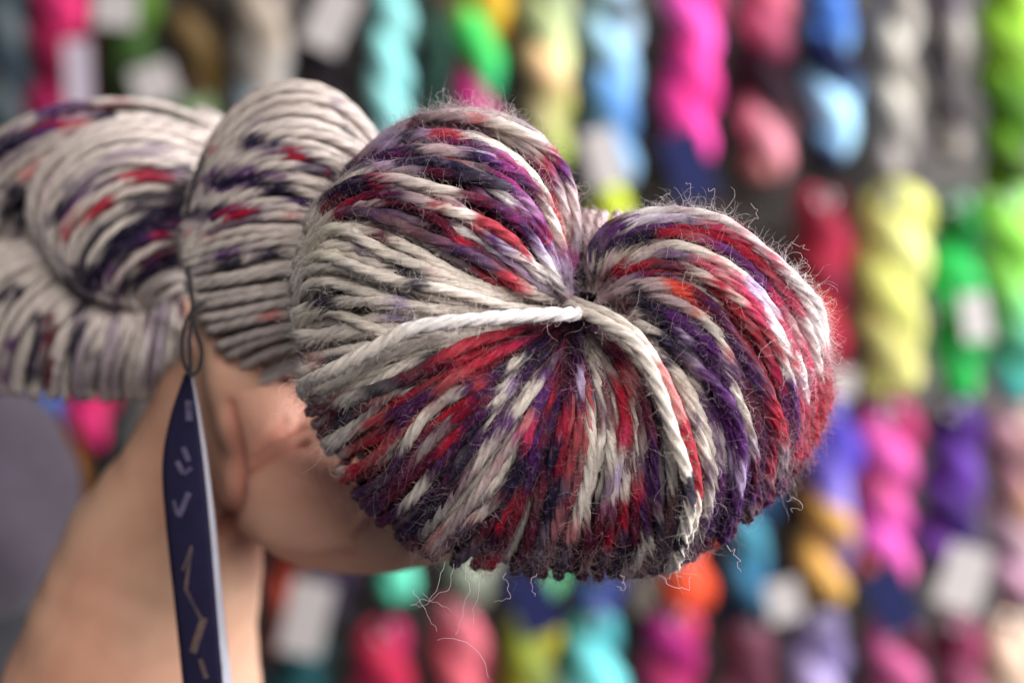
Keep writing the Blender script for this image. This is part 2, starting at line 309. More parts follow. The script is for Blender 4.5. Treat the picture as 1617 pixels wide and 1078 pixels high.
ST_MID = [
 ('GP', 10, [(395,232),(460,240),(540,290)]), ('KP', 10, [(340,292),(410,290),(500,330)]), ('GP', 8, [(300,345),(360,335),(430,335)]),
 ('G', 5, [(320,240),(345,190),(385,150)]), ('K', 8, [(390,225),(430,228),(490,258),(545,285)]), ('R', 6, [(452,243),(472,250)]), ('K', 7, [(542,205),(552,218)]), ('G', 5, [(528,160),(540,170)]),
 ('K', 9, [(345,285),(405,285),(445,300),(490,320)]), ('K', 8, [(308,338),(355,330)]), ('R', 6, [(362,338),(402,335)]), ('R', 4, [(448,337),(465,338)]), ('P', 4, [(300,320),(330,275),(400,268),(450,280)]),
 ('GP', 7, [(312,425),(345,402),(405,398)]), ('K', 6, [(332,435),(372,415)]), ('S', 6, [(425,500),(445,498)]), ('R', 5, [(402,555),(425,548)]), ('R', 3, [(292,372),(302,368)]), ('S', 5, [(325,376),(345,370)]),
 ('R', 4, [(326,245),(336,235)]), ('P', 5, [(475,355),(500,350)]), ('G', 4, [(400,195),(450,190)]), ('K', 4, [(410,400),(440,398)]), ('S', 5, [(365,350),(390,352)])]
ST_LEFT = [
 ('KP', 16, [(150,450),(190,385),(250,345),(300,330)]), ('P', 10, [(230,380),(300,350)]), ('G', 10, [(110,300),(180,250),(260,235)]),
 ('KP', 9, [(85,345),(135,300),(200,275),(295,272)]), ('R', 6, [(100,370),(140,335),(175,318)]), ('R', 5, [(190,282),(270,278)]), ('K', 28, [(130,440),(170,385),(230,340),(300,310)]), ('W', 10, [(225,430),(290,395)]),
 ('C', 6, [(150,405),(180,360),(240,325)]), ('R', 4, [(240,370),(290,360)]), ('c', 6, [(180,440),(240,400)]), ('VK', 10, [(180,465),(230,430),(290,405)]), ('c', 8, [(60,330),(90,260)])]
ST_BACK = [
 ('R', 6, [(95,205),(140,195)]), ('K', 9, [(150,190),(178,184)]), ('P', 14, [(0,250),(40,215),(80,200)]), ('S', 10, [(40,275),(80,255)]), ('K', 14, [(25,300),(45,330)]), ('R', 5, [(205,205),(225,200)]),
 ('K', 10, [(0,235),(35,225)]), ('P', 8, [(60,178),(140,168)]), ('K', 12, [(10,330),(30,350)]), ('R', 4, [(150,170),(200,165)]), ('P', 6, [(90,235),(120,215)])]
ST_LOW = [
 ('GK', 12, [(130,480),(120,560),(120,620)]), ('G', 14, [(250,480),(240,600)]), ('G', 12, [(180,500),(175,610)]),
 ('K', 10, [(62,500),(50,590)]), ('R', 5, [(80,530),(76,565)]), ('W', 7, [(82,505),(72,600)]), ('K', 9, [(5,470),(25,455)]), ('P', 6, [(10,600),(20,520)]), ('K', 8, [(205,470),(240,465)]), ('GK', 7, [(150,600),(150,560)]), ('W', 5, [(275,470),(290,500)])]
STRI = None
def paint(x, y, strokes, base, seed, soft=3.0):
    """dye colour at traced map points (x,y); two-letter zones mix by strand"""
    r = np.random.default_rng(seed)
    n = len(x); wob = snoise(n, 22, 1.8, r); wob2 = snoise(n, 25, 1.0, r)
    x = x + snoise(n, 30, 1.5, r); y = y + snoise(n, 30, 1.5, r)
    col = np.repeat(base[None, :], n, 0)
    for code, w, pts in strokes:
        w = w * (.76 if (code in ('C', 'X', 'c', 'T', 'G', 'S') and w <= 11) else (1.0 if w > 14 else 1.12))
        d = np.full(n, 1e9)
        p = np.array(pts, float)
        for a, b in zip(p[:-1], p[1:]):
            ab = b - a; t = np.clip(((x - a[0]) * ab[0] + (y - a[1]) * ab[1]) / (ab @ ab), 0, 1)
            d = np.minimum(d, np.hypot(x - a[0] - t * ab[0], y - a[1] - t * ab[1]))
        k = np.clip((w + wob - d) / soft + 0.5, 0, 1)
        if k.max() <= 0: continue
        if len(code) == 1: c = PAL[code][None, :]
        else:
            q = np.clip(wob2 * 1.6 + r.normal(0, .9) + 0.5, 0, 1)[:, None]
            c = PAL[code[0]] * (1 - q) + PAL[code[1]] * q
        k = k[:, None] * (0.96 if w < 20 else 0.9)
        col = col * (1 - k) + c * k
    if n > 60 and soft > 4.5:
        for _ in range(14): col[1:-1] = .25 * col[:-2] + .5 * col[1:-1] + .25 * col[2:]    # dye wicks along the strand
    return col

# ------------------------------------------------------------------ strand bundles
def surface(guides, K=90):
    """guides: list of (m,3) px,py,depth rows -> fine grid of world points over (u in px, t)"""
    G = np.array([catmull(g, K) for g in guides])          # nG,K,3
    mid = G[:, int(K * .6), :2]
    u = np.r_[0, np.cumsum(np.maximum(np.linalg.norm(np.diff(mid, axis=0), axis=1), 4.0))]
    Wd = np.stack([(G[..., 0] - 808.5) * KPX * G[..., 2], G[..., 2], CAM_Z + (539 - G[..., 1]) * KPX * G[..., 2]], -1)
    uu = np.arange(0, u[-1], 2.0)
    i = np.clip(np.searchsorted(u, uu, 'right') - 1, 0, len(u) - 2)
    f = (uu - u[i]) / (u[i + 1] - u[i])
    tan = np.gradient(Wd, u, axis=0)
    h = (u[i + 1] - u[i])[:, None, None]; f = f[:, None, None]
    A, B = Wd[i], Wd[i + 1]; Ta, Tb = tan[i] * h, tan[i + 1] * h
    S = A * (2*f**3 - 3*f**2 + 1) + Ta * (f**3 - 2*f**2 + f) + B * (-2*f**3 + 3*f**2) + Tb * (f**3 - f**2)
    for _ in range(10):
        S[1:-1] = 0.25 * S[:-2] + 0.5 * S[1:-1] + 0.25 * S[2:]
    du = np.gradient(S, 2.0, axis=0); dt = np.gradient(S, axis=1)
    n = unit(np.cross(du, dt)); sp = np.linalg.norm(np.cross(du, unit(dt)), axis=-1)
    return S, n, sp, uu[-1]
def samp(A, u, t):
    U = np.clip(u / 2.0, 0, A.shape[0] - 1.001); T = np.clip(t * (A.shape[1] - 1), 0, A.shape[1] - 1.001)
    i = U.astype(int); j = T.astype(int); fu = U - i; ft = T - j
    if A.ndim == 3: fu = fu[:, None]; ft = ft[:, None]
    return (A[i, j] * (1 - fu) + A[i + 1, j] * fu) * (1 - ft) + (A[i, j + 1] * (1 - fu) + A[i + 1, j + 1] * fu) * ft
HAIRSRC = []
def bundle(guides, name, parent, strokes, base, gap=19.0, rad=0.00150, sign=1, layers=((0.0, 16), (-0.62, 8)), step=0.0004,
           crowd=True, seed=1, hair=True, corename='core', rnd=0.0, slide=0.9, pitch=0.0215, core_in=1.7, reach=5.0):
    S, n, sp, umax = surface(guides)
    kmid = n[:, 25:65, 1].mean(); n = n * (-1 if kmid > 0 else 1)     # outward = towards the viewer's side
    r = np.random.default_rng(seed)
    for li, (off, nseg) in enumerate(layers):
        mb = MB()
        g = gap if li == 0 else gap * .86
        us = np.arange(g * .5, umax, g); us = us + r.uniform(-.3, .3, len(us)) * g
        for u0 in us:
            base_path = samp(S, np.full(40, u0), np.linspace(0, 1, 40))
            Ln = np.linalg.norm(np.diff(base_path, axis=0), axis=1).sum()
            N = max(20, int(Ln / (step if li == 0 else step * 2)))
            t = np.linspace(0, 1, N)
            k = N / 400.0
            u = u0 + snoise(N, 90 * k + 5, slide * g * .35, r)
            pos = samp(S, u, t); nn = unit(samp(n, u, t)); s = samp(sp, u, t)
            diam = 2 * rad
            C = diam / np.maximum(s * g, 1e-6)
            rank = r.uniform(0, 1) ** 1.1
            o = off * diam + snoise(N, 110 * k + 5, (0.24 if crowd else .12) * diam, r) * (np.interp(t, [0, .5, .75, 1], [1, 1, .25, .15]) if crowd else 1) - (r.uniform(0, .55) * diam * np.interp(t, [0, .5, .75, 1], [1, 1, .2, .1]) if crowd else 0)
            if crowd:
                o = o - rank * np.clip(C - 0.75, 0, reach) * diam * .62
                lim = np.clip((t) / .03, 0.3, 1)
            rr = rad * (1 + r.normal(0, .05) + snoise(N, 20, .035, r))
            if crowd: rr = rr * np.clip(1.12 - 0.09 * C, .72, 1.0)
            path = pos + nn * o[:, None]
            for _ in range(6): path[1:-1] = .25 * path[:-2] + .5 * path[1:-1] + .25 * path[2:]
            x, y = PX(pos)
            b0 = PAL[base] * (1 + r.normal(0, .05))
            if rnd:      # scattered speckles of its own
                q = snoise(N, 45, 1, r); col = paint(x, y, strokes, b0, int(r.integers(1e9)), 9)
                kk = np.clip((q - 2.1 + rnd) * 2, 0, .8)[:, None]
                col = col * (1 - kk) + PAL[r.choice(list('KPRGV'))] * kk
            else:
                col = paint(x, y, strokes, b0, int(r.integers(1e9)), 6)
            V, F, Cc, Uu = yarn(path, nn, rr, col, nseg=nseg, ply=4, pitch=pitch * -1, ph=r.uniform(0, 6.28))
            Uu[:, 0] += r.uniform(0, 50)
            mb.add(V, F, Cc, Uu)
            if hair and li == 0: HAIRSRC.append((path, nn, rr, col))
        mb.build(name if li == 0 else name, M_yarn, parent)
    # inner strands behind the outer ones: one closed inner body
    gi = S[::6, ::3] - n[::6, ::3] * (core_in * 2 * rad)
    N_, M_ = gi.shape[:2]
    mb = MB(); x, y = PX(S[::6, ::3].reshape(-1, 3))
    mb.add(gi.reshape(-1, 3), grid_faces(N_, M_, False), paint(x, y, strokes, PAL[base] * .9, 3, 4),
           np.stack([np.repeat(np.arange(N_), M_) * 1.7, np.zeros(N_ * M_), np.tile(np.arange(M_) * .001, N_)], 1))
    mb.build(corename, M_yarn, parent)
    return S, n

# main looped end ---------------------------------------------------------------
C0 = 0.300
def mk(pts, g, axis=(760, 560), tail=True):
    p = np.array(pts, float); s = np.r_[0, np.cumsum(np.linalg.norm(np.diff(p, axis=0), axis=1))]; s /= s[-1]
    prof = np.interp(s, [0, .06, .2, .45, .7, .86, 1.0], [12, 4.5, -3.0, -7.0, -3.0, 4.0, 15]) + g * np.clip(s * 6, 0, 1)
    rows = [(a, b, C0 + q / 1000) for (a, b), q in zip(p, prof)]
    # refine so that depth follows the profile smoothly
    d = catmull(p, 14); sd = np.linspace(0, 1, 14)
    prof = np.interp(sd, [0, .06, .2, .45, .7, .86, 1.0], [12, 4.5, -3.0, -7.0, -3.0, 4.0, 15]) + g * np.clip(sd * 6, 0, 1)
    rows = [(a, b, C0 + q / 1000) for (a, b), q in zip(d, prof)]
    if tail:
        e = p[-1]; A = np.array(axis, float)
        for f, dq in ((.012, 22), (.09, 31), (.30, 42)):
            q = e + f * (A - e); rows.append((q[0], q[1], C0 + (g * .8 + dq) / 1000))
    return rows
GL = [
 (38, [(914,445),(908,400),(893,310),(850,235),(770,205),(690,212),(610,250),(575,290)]),
 (20, [(912,460),(910,400),(904,320),(882,252),(838,202),(765,174),(690,179),(620,207),(560,258)]),
 (9, [(910,465),(893,360),(853,272),(790,216),(710,198),(620,226),(530,300)]),
 (4, [(908,470),(872,370),(812,290),(730,242),(640,242),(560,272),(508,318)]),
 (1, [(905,475),(852,390),(772,318),(690,282),(600,274),(540,294),(488,345)]),
 (0, [(901,480),(822,400),(732,338),(640,300),(570,302),(520,324),(480,368)]),
 (0, [(896,484),(802,420),(702,360),(610,322),(545,322),(505,345),(472,385)]),
 (0, [(890,487),(785,442),(690,390),(605,350),(540,343),(500,362),(467,405)]),
 (0, [(882,490),(775,457),(680,412),(590,374),(525,363),(490,385),(464,425)]),
 (0, [(875,492),(765,470),(665,435),(575,402),(510,392),(480,410),(461,440)]),
 (0, [(868,494),(750,482),(645,460),(555,435),(495,425),(472,440),(459,462)]),
 (1, [(868,496),(750,496),(640,482),(560,462),(500,455),(460,482)]),
 (2, [(875,498),(765,506),(680,508),(600,500),(530,490),(463,510)]),
 (2, [(884,500),(780,510),(690,520),(620,530),(560,532),(468,545)]),
 (1, [(888,502),(782,520),(700,532),(630,550),(560,574),(474,605)]),
 (0, [(891,505),(792,530),(712,552),(632,584),(552,622),(490,655)]),
 (0, [(894,508),(802,546),(722,582),(642,628),(572,676),(516,708)]),
 (0, [(898,511),(812,566),(732,618),(662,678),(602,732),(548,765)]),
 (0, [(901,514),(832,586),(762,655),(692,724),(637,782),(592,818)]),
 (0, [(904,516),(852,605),(792,685),(732,764),(682,824),(645,862)]),
 (0, [(907,518),(872,612),(832,702),(782,792),(742,852),(706,888)]),
 (0, [(911,520),(895,620),(872,712),(842,802),(815,862),(792,898)]),
 (0, [(915,520),(917,620),(908,712),(888,802),(872,862),(858,908)]),
 (0, [(920,519),(942,610),(947,702),(932,792),(917,862),(905,912)]),
 (0, [(926,516),(966,590),(987,680),(987,772),(972,852),(952,912)]),
 (0, [(932,512),(990,572),(1027,660),(1042,762),(1034,842),(1012,908)]),
 (0, [(937,508),(1010,552),(1062,642),(1088,742),(1086,832),(1066,895)]),
 (0, [(940,502),(1016,532),(1082,602),(1124,702),(1134,792),(1112,868)]),
 (0, [(940,495),(1012,507),(1092,562),(1148,652),(1168,762),(1152,847)]),
 (0, [(938,487),(1010,477),(1100,517),(1166,602),(1202,712),(1192,817)]),
 (1, [(935,478),(1000,443),(1100,460),(1186,550),(1236,662),(1232,778)]),
 (3, [(931,470),(985,412),(1082,400),(1192,475),(1262,602),(1264,737)]),
 (6, [(926,462),(970,382),(1070,362),(1190,418),(1278,550),(1290,692)]),
 (14, [(922,455),(952,366),(1050,336),(1180,368),(1278,470),(1308,625)]),
 (32, [(920,445),(950,378),(1040,350),(1170,388),(1262,490),(1292,620)])]
skein = empty('held_skein', tuple(P(700, 540, .33)))
tag(skein, 'twisted hand-dyed skein of cream, red and purple speckled yarn held up by the hand', 'yarn skein')
INV = -np.array(skein.location)
class _Sh:   # parts are built in world space then hang on the root
    pass
def under(o, root):
    o.parent = root; o.matrix_parent_inverse = root.matrix_world.inverted()
bpy.context.view_layer.update()
_np_mesh = np_mesh
def np_mesh(name, V, F, mat, parent=None, col=None, uv=None, smooth=True, origin=None):
    if parent is not None and parent.type == 'EMPTY' and origin is None:
        V = np.asarray(V) - np.array(parent.location)
    return _np_mesh(name, V, F, mat, parent, col, uv, smooth, origin)

# yarn packed inside the loop, behind the pinch
_th = np.linspace(.02, math.pi - .02, 24)[:, None]; _ph = (np.arange(40) / 40 * 2 * math.pi)[None]
_X = np.stack([np.sin(_th) * np.cos(_ph), np.sin(_th) * np.sin(_ph), np.cos(_th) + 0 * _ph], -1)
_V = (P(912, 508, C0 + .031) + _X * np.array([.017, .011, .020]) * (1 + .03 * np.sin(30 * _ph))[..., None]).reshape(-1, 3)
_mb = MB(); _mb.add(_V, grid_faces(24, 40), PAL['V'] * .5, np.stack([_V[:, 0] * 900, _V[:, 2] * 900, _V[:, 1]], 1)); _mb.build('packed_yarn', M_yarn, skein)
bundle([mk(p, g) for g, p in GL], 'looped_end_strands', skein, ST, 'C', gap=16.6, rad=0.00133, sign=1, corename='looped_end_inside', seed=4, slide=1.7)
# loose strands lying over the fan
def single(pts, code, rad, strokes=(), lift=0.0, name='strand', seed=0, pitch=0.021):
    p = catmull(pts, 260); pos = np.stack([(p[:, 0] - 808.5) * KPX * p[:, 2], p[:, 2], CAM_Z + (539 - p[:, 1]) * KPX * p[:, 2]], -1)
    r = np.random.default_rng(seed)
    nn = np.tile(np.array([0, -1.0, 0]), (260, 1)); col = paint(p[:, 0], p[:, 1], list(strokes), PAL[code], seed)
    rr = rad * (1 + snoise(260, 20, .03, r))
    V, F, C, U = yarn(pos, nn, rr, col, 16, 4, -pitch, r.uniform(0, 6)); mb = MB(); mb.add(V, F, C, U)
    HAIRSRC.append((pos, nn, rr, col))
    return mb.build(name, M_yarn, skein)
D = C0 - .0105
tie = single([(945,486,C0+.016),(922,492,C0+.006),(900,496,C0-.003),(850,497,D+.004),(770,503,D+.0005),(700,510,D-.0005),(650,519,D),(610,539,D+.001),(560,566,D+.003),(510,592,D+.008),(478,612,D+.020),(500,640,D+.032)],
       'X', .00165, strokes=[('C', 60, [(600,560),(480,620)])], name='tie_strand', seed=3, pitch=.018)
tie['label'] = 'white tie strand running left from the pinch'
single([(885,478,C0+.016),(908,487,C0+.006),(945,505,C0-.004),(1000,540,D+.001),(1035,600,D-.001),(1065,690,D-.001),(1083,745,D),(1088,800,D+.003),(1075,860,D+.012),(1060,895,D+.022),(1030,880,D+.036)],
       'C', .0015, strokes=[('L',4,[(1000,562),(1015,580)]),('K', 12, [(1076,758),(1085,786)]), ('K',6,[(1070,850),(1078,860)])], name='loose_strand', seed=9)
single([(900,474,C0+.016),(925,484,C0+.004),(965,500,C0-.004),(1010,535,D+.002),(1045,590,D),(1075,660,D+.000),(1095,730,D+.002),(1100,790,D+.006),(1085,850,D+.016),(1060,880,D+.03)],
       'C', .0013, strokes=[('S', 14, [(1040,585),(1060,625),(1075,670)]), ('R', 14, [(1078,680),(1095,730),(1098,770)])], name='loose_strand', seed=19)
# small bundle seen through the notch between the lobes
NB = []
for i, (dx, g) in enumerate([(-26, .022), (-10, .016), (8, .014), (26, .018), (44, .026)]):
    NB.append([(915 + dx * .2, 455, C0 + g + .012), (922 + dx * .6, 410, C0 + g - .002), (938 + dx, 352, C0 + g + .004), (944 + dx, 340, C0 + g + .014), (935 + dx, 380, C0 + g + .03)])
bundle(NB, 'rear_loop_strands', skein, [], 'c', gap=15, rad=.00135, sign=1, layers=((0, 16),), crowd=False, seed=8, corename='rear_loop_inside', hair=True)

# twist bulges behind ------------------------------------------------------------
def mid(pts, g, base, bow=14, ext=26):
    p = np.array(pts, float); n = 12; d = catmull(p, n); s = np.linspace(-1, 1, n)
    rows = [(a, b, base + (g + bow * q * q) / 1000) for (a, b), q in zip(d, s)]
    def turn(e, i, far):                              # the strands curl round behind
        e = np.array(e[:2]); i = np.array(i[:2]); v = (i - e) / max(np.linalg.norm(i - e), 1)
        return [(*(e + v * 1), base + (g + bow + 8) / 1000), (*(e + v * 9), base + (g + bow + 15) / 1000), (*(e + v * 38), base + (g + bow + 24) / 1000)]
    return turn(rows[0], rows[2], 1)[::-1] + rows + turn(rows[-1], rows[-3], 1)
MG = [
 (30, [(320,300),(345,240),(395,180),(460,155),(525,170),(570,215),(625,290)]),
 (17, [(305,300),(332,222),(390,156),(460,131),(532,150),(583,200),(640,285)]),
 (7, [(297,325),(345,245),(410,190),(480,178),(550,205),(630,290)]),
 (2, [(292,345),(348,278),(420,235),(500,235),(575,270),(650,330)]),
 (0, [(288,365),(350,315),(425,285),(505,295),(590,340),(660,380)]),
 (0, [(288,385),(360,348),(440,330),(520,345),(620,390)]),
 (0, [(291,410),(370,385),(450,375),(530,385),(640,415)]),
 (0, [(296,440),(375,425),(460,412),(540,418),(640,440)]),
 (1, [(306,475),(385,460),(470,450),(550,450),(650,460)]),
 (2, [(325,515),(400,496),(480,485),(560,480),(650,480)]),
 (4, [(352,552),(420,530),(490,512),(570,500),(650,500)]),
 (8, [(388,588),(445,560),(510,535),(580,520),(650,520)]),
 (16, [(430,612),(480,590),(530,560),(590,540),(650,540)]),
 (32, [(450,600),(495,585),(540,560),(600,540),(650,540)])]
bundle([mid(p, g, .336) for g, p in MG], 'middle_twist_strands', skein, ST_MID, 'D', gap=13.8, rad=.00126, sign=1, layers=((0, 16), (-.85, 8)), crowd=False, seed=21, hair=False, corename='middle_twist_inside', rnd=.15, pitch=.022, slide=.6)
LG = [
 (34, [(330,240),(250,215),(160,225),(90,270),(70,340),(90,400)]),
 (18, [(335,215),(250,188),(150,200),(70,255),(45,340),(75,405)]),
 (7, [(330,250),(230,225),(140,250),(75,315),(70,380),(95,430)]),
 (0, [(325,290),(230,275),(150,305),(100,365),(95,420),(120,455)]),
 (0, [(322,330),(240,325),(170,360),(130,420),(150,470)]),
 (2, [(318,370),(255,372),(200,405),(168,445),(185,480)]),
 (7, [(315,410),(270,415),(225,440),(205,470),(220,490)]),
 (16, [(310,450),(280,455),(255,470),(245,485),(255,500)])]
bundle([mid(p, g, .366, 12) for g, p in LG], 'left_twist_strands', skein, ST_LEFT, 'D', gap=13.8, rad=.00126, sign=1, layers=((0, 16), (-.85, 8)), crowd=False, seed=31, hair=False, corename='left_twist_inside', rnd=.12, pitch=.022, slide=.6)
BG_ = [
 (26, [(350,215),(250,185),(150,182),(50,200),(-40,250),(-110,320)]),
 (12, [(350,200),(250,166),(150,160),(50,182),(-50,240),(-120,310)]),
 (2, [(345,225),(240,190),(140,190),(40,225),(-40,290),(-90,360)]),
 (0, [(330,260),(220,220),(120,230),(40,275),(-20,340),(-60,400)]),
 (3, [(300,300),(200,260),(110,275),(50,325),(10,390),(-20,440)]),
 (12, [(260,330),(190,300),(120,320),(75,370),(50,420),(20,460)])]
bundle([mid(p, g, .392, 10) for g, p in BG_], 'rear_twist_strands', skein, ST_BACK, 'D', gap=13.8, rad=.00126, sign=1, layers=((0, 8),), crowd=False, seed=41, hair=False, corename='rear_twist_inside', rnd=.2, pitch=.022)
LO = [
 (22, [(180,420),(90,370),(-10,380),(-90,440),(-110,520)]),
 (8, [(175,435),(90,395),(0,415),(-60,480),(-80,570)]),
 (3, [(172,445),(95,430),(25,470),(-20,545),(-25,620)]),
 (0, [(178,452),(120,455),(65,500),(35,570),(30,622)]),
 (0, [(190,456),(150,480),(110,530),(90,590),(90,628)]),
 (0, [(210,458),(185,500),(162,550),(150,600),(152,630)]),
 (1, [(240,458),(225,510),(212,560),(205,600),(208,628)]),
 (4, [(275,455),(268,510),(260,560),(255,600),(256,622)]),
 (10, [(310,450),(305,510),(300,560),(293,595),(290,612)]),
 (20, [(335,450),(335,510),(328,560),(318,595),(312,608)])]
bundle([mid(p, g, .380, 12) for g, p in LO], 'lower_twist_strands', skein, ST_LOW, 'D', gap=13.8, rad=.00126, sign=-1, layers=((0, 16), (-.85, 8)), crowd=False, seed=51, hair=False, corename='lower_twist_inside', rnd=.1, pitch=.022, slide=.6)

# ------------------------------------------------------------------ loose wool fibres
def fuzz(n, lmin, lmax, rad, curl, outw, seed, pale, m=7, src=None, filt=None, name='wool_fuzz', emb=.6):
    r = np.random.default_rng(seed); src = src or HAIRSRC
    wts = np.array([len(s[0]) for s in src], float); idx = r.choice(len(src), n, p=wts / wts.sum())
    P0 = []; N0 = []; T0 = []; Cc = []
    for i in idx:
        p, nn, rr, col = src[i]; j = r.integers(3, len(p) - 3)
        T = unit(p[j + 1] - p[j - 1]); a = r.uniform(-1.35, 1.35); b = np.cross(T, nn[j])
        d = math.cos(a) * nn[j] + math.sin(a) * b
        P0.append(p[j] + d * rr[j] * emb * 1.3); N0.append(d); T0.append(T); Cc.append(col[j])
    P0, N0, T0, Cc = map(np.array, (P0, N0, T0, Cc))
    if filt is not None:
        k = filt(P0, N0); P0, N0, T0, Cc = P0[k], N0[k], T0[k], Cc[k]
    n = len(P0); Ln = r.uniform(0, 1, n) ** 2 * (lmax - lmin) + lmin
    d = unit(N0 * outw + T0 * r.normal(0, 1, (n, 1)) + r.normal(0, .5, (n, 3)))
    ax = unit(r.normal(0, 1, (n, 3))); w = r.normal(0, curl, n)
    pts = [P0]; cur = P0
    for k in range(m - 1):
        c, s = np.cos(w)[:, None], np.sin(w)[:, None]
        d = d * c + np.cross(ax, d) * s + ax * (ax * d).sum(1, keepdims=True) * (1 - c)
        d = unit(d + r.normal(0, .18, (n, 3))); w = w + r.normal(0, curl * .25, n)
        cur = cur + d * (Ln / (m - 1))[:, None]; pts.append(cur)
    pts = np.array(pts).transpose(1, 0, 2)                 # n,m,3
    T = unit(np.gradient(pts, axis=1)); a = unit(np.cross(T, np.array([.3, .8, .52]))); b = np.cross(T, a)
    phi = np.arange(3) * 2.0944
    rr = rad * (1 - np.linspace(0, .55, m)) ; rs = r.uniform(.6, 1.3, n)
    V = pts[:, :, None, :] + (rs[:, None, None, None] * rr[None, :, None, None]) * (np.cos(phi)[None, None, :, None] * a[:, :, None, :] + np.sin(phi)[None, None, :, None] * b[:, :, None, :])
    Fb = grid_faces(m, 3); F = (Fb[None] + (np.arange(n) * m * 3)[:, None, None]).reshape(-1, 4)
    col = Cc * (1 - pale) + np.array([.62, .50, .53]) * pale
    col = col * r.uniform(.7, 1.2, (n, 1))
    return np_mesh(name, V.reshape(-1, 3), F, M_hair, skein, np.repeat(col, m * 3, 0))
def front(p, n): return (p[:, 1] < .335)
a = fuzz(40000, .0010, .0055, .000034, .6, .75, 61, .06, filt=front)
b_ = fuzz(5000, .003, .009, .000030, .5, 1.2, 62, .3, m=9, filt=front, name='wool_fuzz')
for o in (a, b_): o['kind'] = 'stuff'
def edge(p, n):
    x, y = PX(p); return ((y > 860) | ((x > 1230) & (y > 380)) | ((y < 350) & (x > 1040)) | ((x < 520) & (y > 540)) | (y < 200)) & (p[:, 1] < .335)
o = fuzz(40000, .0022, .0085, .000031, .6, 1.4, 63, .30, m=9, filt=edge); o['kind'] = 'stuff'
# a few long stray hairs
def stray(pts, rad=.000045, name='stray_fibre'):
    p = catmull(pts, 60); p[:, :2] += np.stack([snoise(60, 6, 2.0), snoise(60, 6, 2.0)], 1)
    pos = np.stack([(p[:, 0] - 808.5) * KPX * p[:, 2], p[:, 2], CAM_Z + (539 - p[:, 1]) * KPX * p[:, 2]], -1)
    V, F = tube(pos, rad * np.linspace(1, .6, 60), 5); return V, F
mb = MB()
for pts in [[(700,885,.302),(690,930,.300),(665,960,.299),(650,955,.3)], [(648,958,.3),(672,948,.299),(700,955,.299),(715,965,.300)],
            [(652,930,.3),(668,955,.299),(680,980,.3),(690,995,.3)], [(720,890,.304),(705,930,.3),(680,945,.299),(665,938,.3)], [(735,890,.304),(738,920,.3),(735,950,.299),(726,985,.3),(720,1000,.3)],
            [(760,900,.304),(757,930,.3),(750,960,.3),(746,985,.3)], [(690,1008,.3),(720,1010,.299),(745,1020,.3),(765,1045,.3),(772,1070,.3)], [(795,905,.304),(805,940,.3),(780,950,.3)],
            [(850,905,.302),(838,925,.3),(848,940,.3)], [(980,905,.3),(985,930,.3),(975,925,.3)], [(1040,905,.3),(1060,925,.299),(1085,928,.3),(1090,910,.3)],
            [(1150,860,.301),(1162,880,.3),(1170,900,.3)], [(1240,790,.3),(1262,790,.299),(1268,800,.299),(1250,808,.3)], 
            [(1300,560,.301),(1322,575,.3),(1330,562,.3)], [(1298,500,.302),(1320,480,.3),(1308,468,.3)], [(1240,410,.304),(1250,385,.302),(1275,395,.301)], [(1075,330,.306),(1090,300,.303),(1085,285,.303)],
            [(1055,330,.306),(1045,312,.303),(1060,305,.303)], [(470,600,.306),(440,610,.305),(448,650,.304),(425,655,.304)], [(475,640,.306),(455,665,.304),(460,680,.304)],
            [(1120,335,.306),(1130,305,.304),(1115,298,.303)], [(1180,365,.306),(1195,335,.304),(1185,320,.304)], [(700,170,.318),(690,150,.316),(705,140,.316)]]:
    V, F = stray(pts); mb.add(V, F, np.array([.66, .52, .56]))
o = mb.build('wool_fuzz', M_hair, skein); o['kind'] = 'stuff'

# ------------------------------------------------------------------ navy tag on its string
tg = empty('hanging_tag', tuple(P(302, 590, .338)))
tag(tg, 'long navy card tag with pale marks and white edge, hanging from the held skein', 'tag')
Lft = catmull([(291,590),(268,660),(256,735),(262,830),(276,960),(288,1078),(302,1230)], 60)
Rgt = catmull([(301,588),(312,660),(322,740),(331,830),(342,960),(352,1078),(368,1230)], 60)
Rw = catmull([(305,588),(317,660),(329,740),(340,830),(353,960),(366,1078),(384,1230)], 60)
def sheet(A, dA, B, dB, th, mcount=8, bow=0.0):
    rows = []
    for s, e in ((0, 1), ):
        pass
    N = len(A); f = np.linspace(0, 1, mcount)
    fr = np.zeros((N, mcount, 3))
    for j, q in enumerate(f):
        x = A[:, 0] * (1 - q) + B[:, 0] * q; y = A[:, 1] * (1 - q) + B[:, 1] * q; d = dA * (1 - q) + dB * q - bow * 4 * q * (1 - q)
        fr[:, j] = np.stack([(x - 808.5) * KPX * d, np.broadcast_to(d, x.shape), CAM_Z + (539 - y) * KPX * d], -1)
    bk = fr + np.array([0, th, 0])
    ring = np.concatenate([fr, bk[:, ::-1]], 1)
    n2 = ring.shape[1]; F = grid_faces(N, n2, True)
    cap = lambda o: np.array([[o + j, o + j + 1, o + n2 - 2 - j, o + n2 - 1 - j] for j in range(mcount - 1)])
    return ring.reshape(-1, 3), np.concatenate([F, cap(0), cap((N - 1) * n2)]), fr
V, F, fr = sheet(Lft, .343, Rgt, .337, .0005, bow=.0008)
mb = MB(); mb.add(V, F); mb.build('card', M_card, tg)
V, F, _ = sheet(Rgt + np.array([.4, 0]), .3372, Rw, .346, .0004)
mb = MB(); mb.add(V, F); mb.build('card_edge', M_cardback, tg)
